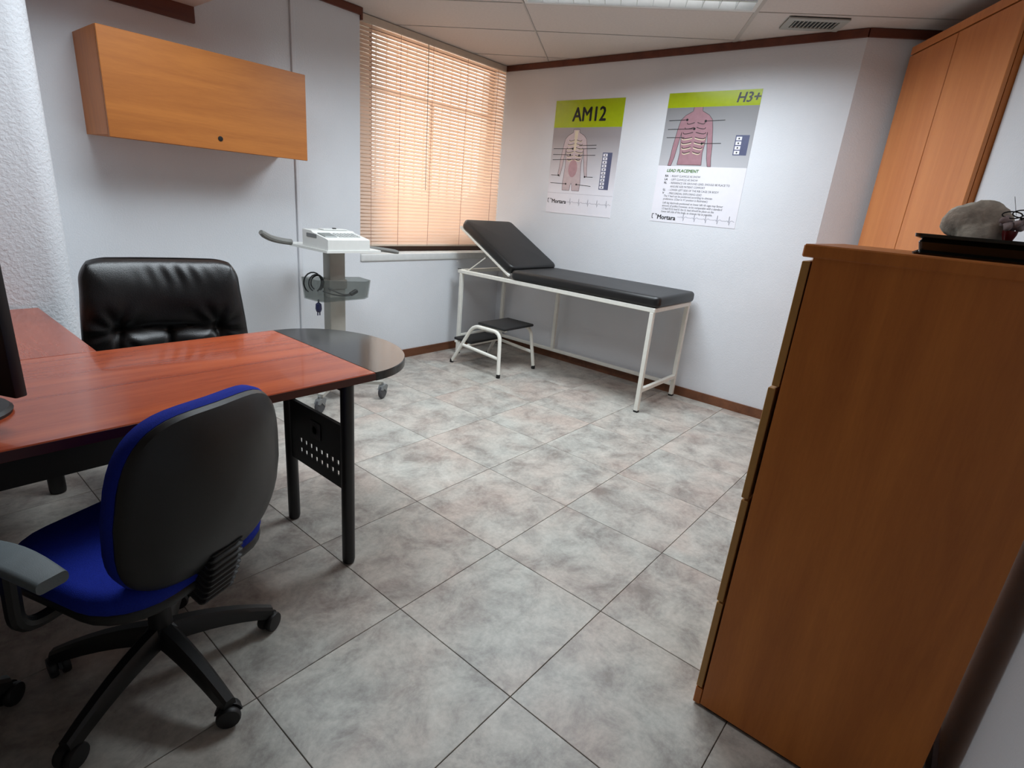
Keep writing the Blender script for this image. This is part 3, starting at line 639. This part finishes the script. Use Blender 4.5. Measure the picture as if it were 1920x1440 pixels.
# ------------------------------------------------------------------ wall cabinet
wc = thing('wall_cabinet', 'long beech wall cabinet with a flap door on the left wall', 'cabinet', (0.90, 2.225, 1.50))
hw, hd, hh = 0.502, 0.175, 0.45
MB().box(-hw, hw, -hd+0.018, hd, 0, hh).build('carcass', 'beech_dark', wc, smooth=False)
dr_ = MB().rbox(-hw, hw, -hd-0.002, -hd+0.016, -0.012, hh, 0.002, 1).build('flap_door', 'beech', wc)
MB().lathe([(0.0125, 0), (0.0125, 0.003), (0.009, 0.0045)], 16, T(0.0, -hd-0.002, 0.045) @ Matrix.Rotation(PI/2, 4, 'X')).build('finger_hole', 'hole_black', dr_)

# ------------------------------------------------------------------ desk
DZ = 0.750; th = 0.030
dk = thing('office_desk', 'cherry wood desk with a black rounded end and black perforated leg frame', 'desk', (-0.05, 0.69, 0))
dx0, dx1, dy0, dy1 = -1.60+0.05, 0.622+0.05, 0.312-0.69, 1.035-0.69
tp = MB().rbox(dx0, dx1, dy0, dy1, DZ-th, DZ, 0.0025, 1).build('desktop', 'cherry', dk)
MB().box(dx0, dx1, dy0-0.0015, dy0+0.001, DZ-th+0.002, DZ-0.003).build('edge_band', 'cherry_edge', tp, smooth=False)
arc = [(dx1+0.001, dy0), ] + [(dx1+0.001+0.305*math.cos(R(a)), (dy0+dy1)/2+(dy1-dy0)/2*math.sin(R(a))) for a in range(-88, 89, 4)]+[(dx1+0.001, dy1)]
def inset(p, k): cxx, cyy = dx1+0.1, (dy0+dy1)/2; return [(x+(cxx-x)*k if x > dx1+0.002 else x, y+(cyy-y)*k) for x, y in p]
MB().loft([[(x, y, DZ-th) for x, y in arc], [(x, y, DZ-0.003) for x, y in arc], [(x, y, DZ) for x, y in inset(arc, 0.008)]]).build('rounded_end', 'black_laminate', dk, ang=30)
lx = 0.520+0.05
def desk_leg(x, y):
    l = MB().lathe([(0.016, 0.0), (0.021, 0.004), (0.0235, 0.018), (0.0235, DZ-th)], 20, T(x, y, 0)).build('leg', 'black_metal', dk); return l
desk_leg(lx, 0.335-0.69); desk_leg(lx+0.008, 0.745-0.69); desk_leg(-1.50, 0.345-0.69); desk_leg(-1.50, 0.745-0.69)
# perforated panel between the legs, real holes
ya, yb, za, zb = 0.355-0.69, 0.728-0.69, 0.302, 0.545
holes_y = [0.395-0.69+k*(0.65-0.395)/7 for k in range(8)]; holes_z = [0.358, 0.400]; hs = 0.0082
ys = sorted([ya, yb]+[h-hs for h in holes_y]+[h+hs for h in holes_y]); zs = sorted([za, zb]+[h-hs*1.25 for h in holes_z]+[h+hs*1.25 for h in holes_z])
mb = MB()
for i in range(len(ys)-1):
    for j in range(len(zs)-1):
        cy_, cz_ = (ys[i]+ys[i+1])/2, (zs[j]+zs[j+1])/2
        if any(abs(cy_-h) < hs for h in holes_y) and any(abs(cz_-h) < hs*1.25 for h in holes_z): continue
        mb.box(lx-0.002, lx+0.004, ys[i], ys[i+1], zs[j], zs[j+1])
pn = mb.build('perforated_panel', 'black_metal', dk, smooth=False)
MB().box(lx-0.006, lx+0.008, ya, yb, zb, zb+0.012).build('panel_rim', 'black_metal', pn, smooth=False)
MB().rbox(lx-0.006, lx-0.0025, 0.505-0.69, 0.575-0.69, 0.445, 0.515, 0.002, 1).build('badge', 'badge_grey', pn)
MB().lathe([(0.021, 0), (0.021, 0.001), (0.015, 0.001), (0.015, 0)], 16, T(lx-0.0072, 0.54-0.69, 0.48) @ Matrix.Rotation(PI/2, 4, 'Y')).build('badge_ring', 'black_metal', pn)
MB().box(lx-0.02, lx+0.02, 0.335-0.69, 0.90-0.69, DZ-th-0.022, DZ-th-0.001).build('crossbar', 'black_metal', dk, smooth=False)
MB().box(-1.50, 0.30, 0.80-0.69, 0.818-0.69, 0.43, DZ-th-0.001).build('modesty_panel', 'black_metal', dk, smooth=False)
MB().box(-1.50, lx, 0.60-0.69, 0.64-0.69, DZ-th-0.05, DZ-th-0.001).build('beam', 'black_metal', dk, smooth=False)
rtn = thing('desk_return', 'cherry wood desk return running from the desk to the white pier', 'desk', (-0.40, 1.44, 0))
MB().rbox(-0.42, 0.395, 1.037-1.44, 1.855-1.44, DZ-th, DZ, 0.0025, 1).build('desktop', 'cherry_y', rtn)
for x, y in ((0.30, 1.58-1.44), (-0.32, 1.58-1.44)):
    MB().lathe([(0.024, 0.0), (0.029, 0.004), (0.0305, 0.018), (0.0305, DZ-th)], 20, T(x, y, 0)).build('leg', 'black_metal', rtn)
MB().box(-0.34, 0.32, 1.57-1.44, 1.59-1.44, DZ-th-0.03, DZ-th-0.001).build('crossbar', 'black_metal', rtn, smooth=False)

# ------------------------------------------------------------------ monitor
mn = thing('monitor', 'black computer monitor seen from behind at the left edge of the desk', 'monitor', (-0.395, 0.666, DZ), R(116.5))
# local x runs along the screen, local y = screen normal side
Mp = T(0, 0, 0.095)
MB().rbox(-0.25, 0.25, -0.0, 0.028, 0, 0.36, 0.005, 2, T(0, 0, 0.072)).build('display_case', 'dark_plastic', mn)
MB().box(-0.238, 0.238, -0.001, 0.0005, 0.012, 0.348, T(0, 0, 0.072)).build('screen', 'black_laminate', mn, smooth=False)
MB().rbox(-0.03, 0.03, 0.028, 0.06, 0.015, 0.22, 0.006, 1).build('stand_neck', 'dark_plastic', mn)
MB().lathe([(0.11, 0.0), (0.112, 0.008), (0.105, 0.016), (0.02, 0.020)], 32, T(-0.06, 0.045, 0)).build('stand_base', 'dark_plastic', mn)

# ------------------------------------------------------------------ leather armchair
ex = thing('executive_chair', 'black leather executive chair with a tufted back behind the desk', 'chair', (0.335, 1.345, 0), R(-15))
def leather_back():
    NU, NV = 72, 64; W, H = 0.61, 0.66
    def shape(u, v):          # u,v in -1..1 ; rounded superellipse mapping
        return u, v
    front, back = [], []
    for j in range(NV+1):
        v = -1+2*j/NV; rf, rb = [], []
        for i in range(NU+1):
            u = -1+2*i/NU
            wtop = 1.0-0.04*max(0, v)**2
            x = u*W/2*wtop*(1.0+0.10*max(0, -v+0.6)/1.6)*(1-0.10*max(0, (abs(v)-0.75)/0.25)**2*abs(u)); z = v*H/2*(1-0.04*max(0, (abs(u)-0.7)/0.3)**2*abs(v))
            e = max(abs(u)**6, abs(v)**6); puff = (1-e)**0.4 if e < 1 else 0
            # relief: seam at v=s0, below it tufts with a vertical seam, buttons
            s0 = 0.10; sv = v-s0
            d = 0.035*puff*(1.15 if v > s0 else 1.0)
            d += 0.020*puff*math.exp(-((v-0.55)/0.33)**2)            # head roll
            inner = max(0, 1-(abs(u)/0.62)**6)
            d -= 0.026*inner*math.exp(-(sv/0.07)**2)                  # cross seam
            d -= 0.014*math.exp(-((abs(u)-0.60)/0.05)**2)*(1 if v < s0+0.02 else math.exp(-((sv)/0.22)**2))
            if v < s0:
                d += 0.016*puff*math.cos(PI*min(abs(abs(u)-0.3)/0.6, 0.5))*(1 if abs(u) < 0.62 else 0.4)
                d -= 0.016*math.exp(-(u/0.035)**2)
                d -= 0.010*math.exp(-((v+0.55)/0.06)**2)*inner
            for bu in (-0.60, 0.60):                                  # buttons with radiating folds
                rr = math.hypot(u-bu, (v-s0)*1.0)
                d -= 0.018*math.exp(-(rr/0.09)**2)
                a = math.atan2(v-s0, u-bu); d += 0.0035*math.sin(a*9)*math.exp(-((rr-0.22)/0.16)**2)
            d += 0.0035*math.sin(u*34+2*math.sin(v*7))*math.exp(-((v-0.80)/0.13)**2)*math.exp(-((u-0.15)/0.35)**2)   # gathers on top
            d += 0.002*math.sin(u*9+v*5)*math.sin(v*11-u*4)
            lean = 0.10*((v+1)/2)                                      # recline
            curve = -0.045*(1-u*u)                                     # wraps around the sitter
            rf.append((x, -0.045*puff**0.5-d+lean-curve-0.02, z)); rb.append((x, 0.05*puff**0.6+lean-curve*0.6-0.02, z))
        front.append(rf); back.append(rb)
    mb = MB(); n = NU+1; vs = [p for r in front for p in r]; fs = []
    for j in range(NV):
        for i in range(NU): fs.append((j*n+i, j*n+i+1, (j+1)*n+i+1, (j+1)*n+i))
    off = len(vs); vs += [p for r in back for p in r]
    for j in range(NV):
        for i in range(NU): fs.append((off+j*n+i, off+(j+1)*n+i, off+(j+1)*n+i+1, off+j*n+i+1))
    rim = [j*n for j in range(NV)]+[NV*n+i for i in range(NU)]+[(NV-j)*n+NU for j in range(NV)]+[NU-i for i in range(NU)]
    for k in range(len(rim)):
        a, b_ = rim[k], rim[(k+1) % len(rim)]; fs.append((a, b_, b_+off, a+off))
    return mb.add(vs, fs)
bk = leather_back(); M_ = T(0, 0.10, 0.665)
bk.v = [tuple(M_ @ Vector(p)) for p in bk.v]; bk.build('backrest', 'leather', ex, ang=70)
MB().loft(pad_rings(0.56, 0.54, 0.13, 0.10, 0.05, dome=0.02), T(0, -0.16, 0.36)).build('seat', 'leather', ex, ang=70)
def star_base(parent, r0, mats, legmat, ph, hub_h=0.12, cast=0.026, legw=0.030):
    for k in range(5):
        a = ph+k*2*PI/5; Ma = rotz(a)
        rings = []
        for t in range(7):
            f = t/6; x = 0.02+(r0-0.01)*f; z = hub_h-(hub_h-0.064)*(0.35*f+0.65*f*f); ww = legw*(1-0.35*f); hh_ = 0.032*(1-0.30*f)
            rings.append([(x, -ww/2, z-hh_), (x, ww/2, z-hh_), (x, ww/2*0.9, z+hh_*0.4), (x, ww/2*0.5, z+hh_*0.75), (x, -ww/2*0.5, z+hh_*0.75), (x, -ww/2*0.9, z+hh_*0.4)])
        lg = MB().loft(rings, Ma).build('base_leg', legmat, parent, ang=40)
        Mw = Ma @ T(r0, 0, cast) @ rotz(R(35+50*k))
        mb = MB()
        for s_ in (-1, 1): mb.lathe([(cast*0.55, -0.010), (cast*0.92, -0.009), (cast, -0.004), (cast, 0.004), (cast*0.92, 0.009), (cast*0.55, 0.010)], 18, Mw @ T(0, s_*0.014, 0) @ Matrix.Rotation(PI/2, 4, 'X'))
        hood = [(cast*1.12*math.cos(R(b_)), cast*1.12*math.sin(R(b_))) for b_ in range(10, 171, 20)]
        mb.prism(hood+[(-cast*0.5, 0), (cast*0.5, 0)], -0.004, 0.004, Mw @ Matrix.Rotation(PI/2, 4, 'X'))
        mb.lathe([(0.008, cast*0.8), (0.008, cast+0.012)], 8, Ma @ T(r0, 0, cast)); mb.build('castor', mats, lg)
    MB().lathe([(0.030, hub_h-0.035), (0.040, hub_h-0.03), (0.042, hub_h+0.01), (0.030, hub_h+0.022)], 20).build('hub', legmat, parent)
star_base(ex, 0.30, 'dark_plastic', 'black_plastic', R(200), cast=0.030)
MB().lathe([(0.025, 0.13), (0.025, 0.30), (0.018, 0.30), (0.018, 0.36)], 16).build('gas_lift', 'black_metal', ex)
for s_ in (-1, 1):
    ar = MB().rbox(s_*0.31-0.03, s_*0.31+0.03, -0.32, 0.02, 0.585, 0.625, 0.015, 3).build('armrest', 'leather', ex)
    MB().tube(fillet([(s_*0.31, -0.25, 0.585), (s_*0.31, -0.22, 0.40), (s_*0.20, -0.16, 0.375)], 0.05), 0.014, 8).build('arm_support', 'black_plastic', ar)

# ------------------------------------------------------------------ blue swivel chair
def swivel_chair(loc, rz, label, ph=-8, arms=(-1, 1)):
    t = thing('swivel_chair', label, 'chair', loc, rz, 'blue visitor swivel chairs in front of the desk')
    star_base(t, 0.283, 'dark_plastic', 'black_plastic', R(ph)-rz, hub_h=0.150, cast=0.030, legw=0.052)
    MB().lathe([(0.030, 0.13), (0.028, 0.25), (0.018, 0.25), (0.018, 0.37)], 16).build('gas_lift', 'dark_plastic', t)
    MB().rbox(-0.075, 0.075, -0.12, 0.10, 0.355, 0.395, 0.01, 2).build('mechanism', 'dark_plastic', t)
    MB().loft(pad_rings(0.47, 0.45, 0.035, 0.13, 0.015), T(0, 0.01, 0.392)).build('seat_shell', 'black_plastic', t, ang=50)
    MB().loft(pad_rings(0.48, 0.46, 0.065, 0.14, 0.030, dome=0.008), T(0, 0.01, 0.412)).build('seat_cushion', 'blue_fabric', t, ang=60)
    # backrest: outline in x,z ; shell behind (-y)
    H = 0.455
    def outline(k, n=48):
        a = 2*PI*k/n; c, s_ = math.cos(a), math.sin(a)
        e = 2/3.8; x = math.copysign(abs(c)**e, c); z = math.copysign(abs(s_)**e, s_)
        wd = 0.226*(1.0-0.13*max(0, z+0.1)**1.3-0.07*max(0, -z)**2)
        return x*wd, z*H/2
    def ybow(x, z): return 0.040*(1-(z/(H/2))**2)*0.5-0.9*x*x+0.02*0    # lumbar bulge, wraps forward at the sides
    def ring(f, y, fz=None): return [(x*f, y-ybow(x*f, z*(fz or f))*-1*0+(-0.8*0), z*(fz or f)) for x, z in (outline(k) for k in range(48))]
    def rg(f, y): return [(x*f, y+0.9*(x*f)**2+0.035*((z*f)/(H/2))**2*(1 if z < 0 else 0.3), z*f) for x, z in (outline(k) for k in range(48))]
    Mb = T(0, -0.262, 0.664) @ Matrix.Rotation(R(6), 4, 'X')
    MB().loft([rg(0.985, -0.004), rg(1.0, 0.006), rg(0.99, 0.030), rg(0.93, 0.044), rg(0.7, 0.055), rg(0.35, 0.058), rg(0.03, 0.058)], Mb).build('back_cushion', 'blue_fabric', t, ang=60)
    sh = MB().loft([rg(0.975, 0.004), rg(0.985, -0.008), rg(0.965, -0.019), rg(0.90, -0.028), rg(0.80, -0.034), rg(0.74, -0.040), rg(0.58, -0.045), rg(0.3, -0.050), rg(0.03, -0.051)], Mb).build('back_shell', 'black_plastic', t, ang=28)
    # ribbed bellows over the back bar
    rings = []
    for k in range(33):
        f = k/32; z = 0.375+0.155*f; y = -0.200-0.045*math.sin(f*PI*0.5); g = 0.006 if k % 4 < 2 else 0.0
        rings.append([(x, y+yy, z-0.02*(yy < 0)) for x, yy in rrect(0.088+2*g, 0.05+2*g, 0.012, 3)])
    MB().loft(rings).build('bellows', 'dark_plastic', t, ang=20)
    MB().bar((0, -0.06, 0.372), (0, -0.215, 0.380), 0.06, 0.012).build('back_bar', 'black_metal', t, smooth=False)
    for s_ in arms:
        ao = 0.307 if s_ < 0 else 0.275; y_a = -0.165 if s_ < 0 else -0.08
        a = MB().tube(fillet([(s_*0.16, 0.02, 0.385), (s_*(ao-0.007), 0.01, 0.385), (s_*(ao-0.002), -0.02, 0.575)], 0.06, 6), 0.017, 10).build('arm_support', 'black_plastic', t)
        rings = []
        for k in range(9):
            f = k/8; y = y_a+0.27*f; ww = 0.058+0.012*math.sin(PI*f); z = 0.585+0.012*math.sin(PI*f)-0.010*f*f
            rings.append([(s_*ao+x, y, z+zz) for x, zz in rrect(ww, 0.026, 0.010, 3)])
        MB().loft(rings).build('arm_pad', 'grey_pad', a, ang=50)
    return t
swivel_chair((-0.131, 0.259, 0), R(20), 'blue fabric swivel chair with a black plastic back in front of the desk')
swivel_chair((-0.722, 0.372, 0), R(4), 'dark castor base of a chair at the left edge beside the blue swivel chair', 12, ())

# ------------------------------------------------------------------ filing cabinet
fc = thing('filing_cabinet', 'tall beech four drawer filing cabinet with a side panel facing the viewer', 'cabinet', (1.085, -1.155, 0))
fx0, fx1, fy0, fy1 = 0.8675-1.085, 1.300-1.085, -1.410+1.155, -0.921+1.155
MB().box(fx0, fx1, fy0, fy1, 0.012, 1.299).build('body', 'beech_dark', fc, smooth=False)
MB().rbox(fx0-0.003, fx1+0.003, fy0, fy1+0.024, 1.299, 1.327, 0.003, 1).build('top_panel', 'beech_dark', fc)
MB().box(fx0+0.01, fx1-0.01, fy0+0.01, fy1-0.01, 0, 0.012).build('base', 'hole_black', fc, smooth=False)
MB().rbox(fx0, fx1, fy1+0.002, fy1+0.022, 0.006, 0.062, 0.002, 1).build('plinth', 'beech_dark', fc)
for k, (z0, z1, off) in enumerate(((0.065, 0.362, 0.002), (0.368, 0.683, 0.004), (0.689, 0.990, 0.006), (0.996, 1.290, 0.0))):
    d_ = MB().rbox(fx0+0.001, fx1-0.001, fy1+0.004+off, fy1+0.021+off, z0, z1, 0.0015, 1).build('drawer', 'beech_edge', fc)
    MB().tube(fillet([(-0.05, fy1+0.02+off, z1-0.06), (-0.05, fy1+0.045+off, z1-0.06), (0.05, fy1+0.045+off, z1-0.06), (0.05, fy1+0.02+off, z1-0.06)], 0.012), 0.005, 8).build('handle', 'black_metal', d_)

# ------------------------------------------------------------------ wardrobe in the slanted wall
p = DR*((SW0+SW1)/2)+NR*2.39
wd_ = thing('wardrobe', 'tall two door beech wardrobe built into the slanted wall', 'wardrobe', (p.x, p.y, 0), A31)
ww = (SW1-SW0)/2       # local x along wall, local -y = into the wall
MB().box(-ww, ww, -0.56, -0.060, 0.0, 2.398).box(-ww, -ww+0.02, -0.06, -0.020, 0, 2.398).box(ww-0.02, ww, -0.06, -0.02, 0, 2.398).build('body', 'beech_dark', wd_, smooth=False)
for x0, x1 in ((-ww+0.001, -ww+0.001+0.484), (-ww+0.492, ww-0.001)):
    dd = MB().rbox(x0, x1, -0.0185, 0.0, 0.08, 2.350, 0.002, 1).build('door', 'beech_v', wd_)
    hx = x1-0.04 if x0 < -0.3 else x0+0.04
    MB().tube(fillet([(hx, 0, 0.98), (hx, 0.025, 0.98), (hx, 0.025, 1.10), (hx, 0, 1.10)], 0.012), 0.005, 8).build('handle', 'vent_metal', dd)
MB().box(-ww, ww, -0.0185, -0.001, 2.357, 2.398).build('top_rail', 'beech_v', wd_, smooth=False)

# ------------------------------------------------------------------ bonsai tray on the filing cabinet
tz = 1.327
ty = thing('bonsai_tray', 'dark glazed bonsai tray on top of the filing cabinet', 'planter', (1.055, -1.235, tz))
a, b_ = 0.075, 0.150
prof = [(0.0, 0.0), (0.002, 0.004), (-0.008, 0.010), (-0.004, 0.026), (-0.008, 0.032), (0.004, 0.036), (0.005, 0.043), (-0.004, 0.043)]
MB().loft([[(x, y, z) for x, y in rrect(2*(a+i), 2*(b_+i), 0.012, 3)] for i, z in prof]).build('tray', 'glaze', ty, ang=30)
MB().loft([[(x, y, 0.041+0.004*math.sin(x*90)*math.cos(y*70)) for x, y in rrect(2*(a-0.006)*f, 2*(b_-0.006)*f, 0.01, 4)] for f in (1, 0.8, 0.5, 0.2, 0.02)]).build('moss_bed', 'moss', ty)
def lump(name, mat, parent, c, r, seed, amp=0.25, n=3, rough=0.0):
    bm = bmesh.new(); bmesh.ops.create_icosphere(bm, subdivisions=n, radius=1.0); rnd = random.Random(seed)
    ws = [(Vector((rnd.gauss(0,1), rnd.gauss(0,1), rnd.gauss(0,1))).normalized(), rnd.uniform(2, 5), rnd.uniform(0, 6)) for _ in range(9)]
    for v in bm.verts:
        d = v.co.normalized(); k = 1+amp*sum(math.sin(w_.dot(d)*f+ph) for w_, f, ph in ws)/3.2+rough*sum(abs(math.sin(w_.dot(d)*f*3.1+ph*2)) for w_, f, ph in ws[:5])/2.5-rough
        v.co = Vector((d.x*r[0]*k+c[0], d.y*r[1]*k+c[1], d.z*r[2]*k+c[2]))
    me = bpy.data.meshes.new(name); bm.to_mesh(me); bm.free(); me.shade_smooth()
    return link(name, me, mat, parent)
rk = lump('rock', 'rock', None, (0, 0, 0), (0.028, 0.046, 0.045), 3, 0.34, 4, 0.10); rk.location = (1.045, -1.176, tz+0.060); tag(rk, 'rough beige rock standing in the bonsai tray', 'rock')
for o_ in [rk]: pass
orn = thing('flower_ornament', 'small red potted ornament with pale blossoms and black wire loops beside the rock', 'ornament', (1.020, -1.232, tz+0.042))
MB().lathe([(0.008, 0.0), (0.012, 0.012), (0.013, 0.020), (0.010, 0.020)], 14).build('pot', 'red_glaze', orn)
for k in range(7):
    an_ = k*0.9; lump('blossom', 'blossom', orn, (0.010*math.cos(an_), 0.014*math.sin(an_), 0.028+0.006*(k % 3)), (0.009, 0.009, 0.008), 20+k, 0.3, 2)
for k, (dy, dz, rr) in enumerate(((0.006, 0.050, 0.012), (-0.012, 0.053, 0.014), (-0.022, 0.046, 0.011))):
    MB().tube([(-0.004+0.004*math.sin(R(q_)), dy+rr*1.3*math.cos(R(q_)), dz+rr*0.55*math.sin(R(q_))) for q_ in range(0, 361, 20)], 0.0013, 6).build('wire_loop', 'wire_black', orn)
MB().tube([(0, 0.0, 0.05), (0.0, 0.012, 0.085)], 0.0004, 4).build('stalk', 'wire_black', orn)

bpy.context.view_layer.update()
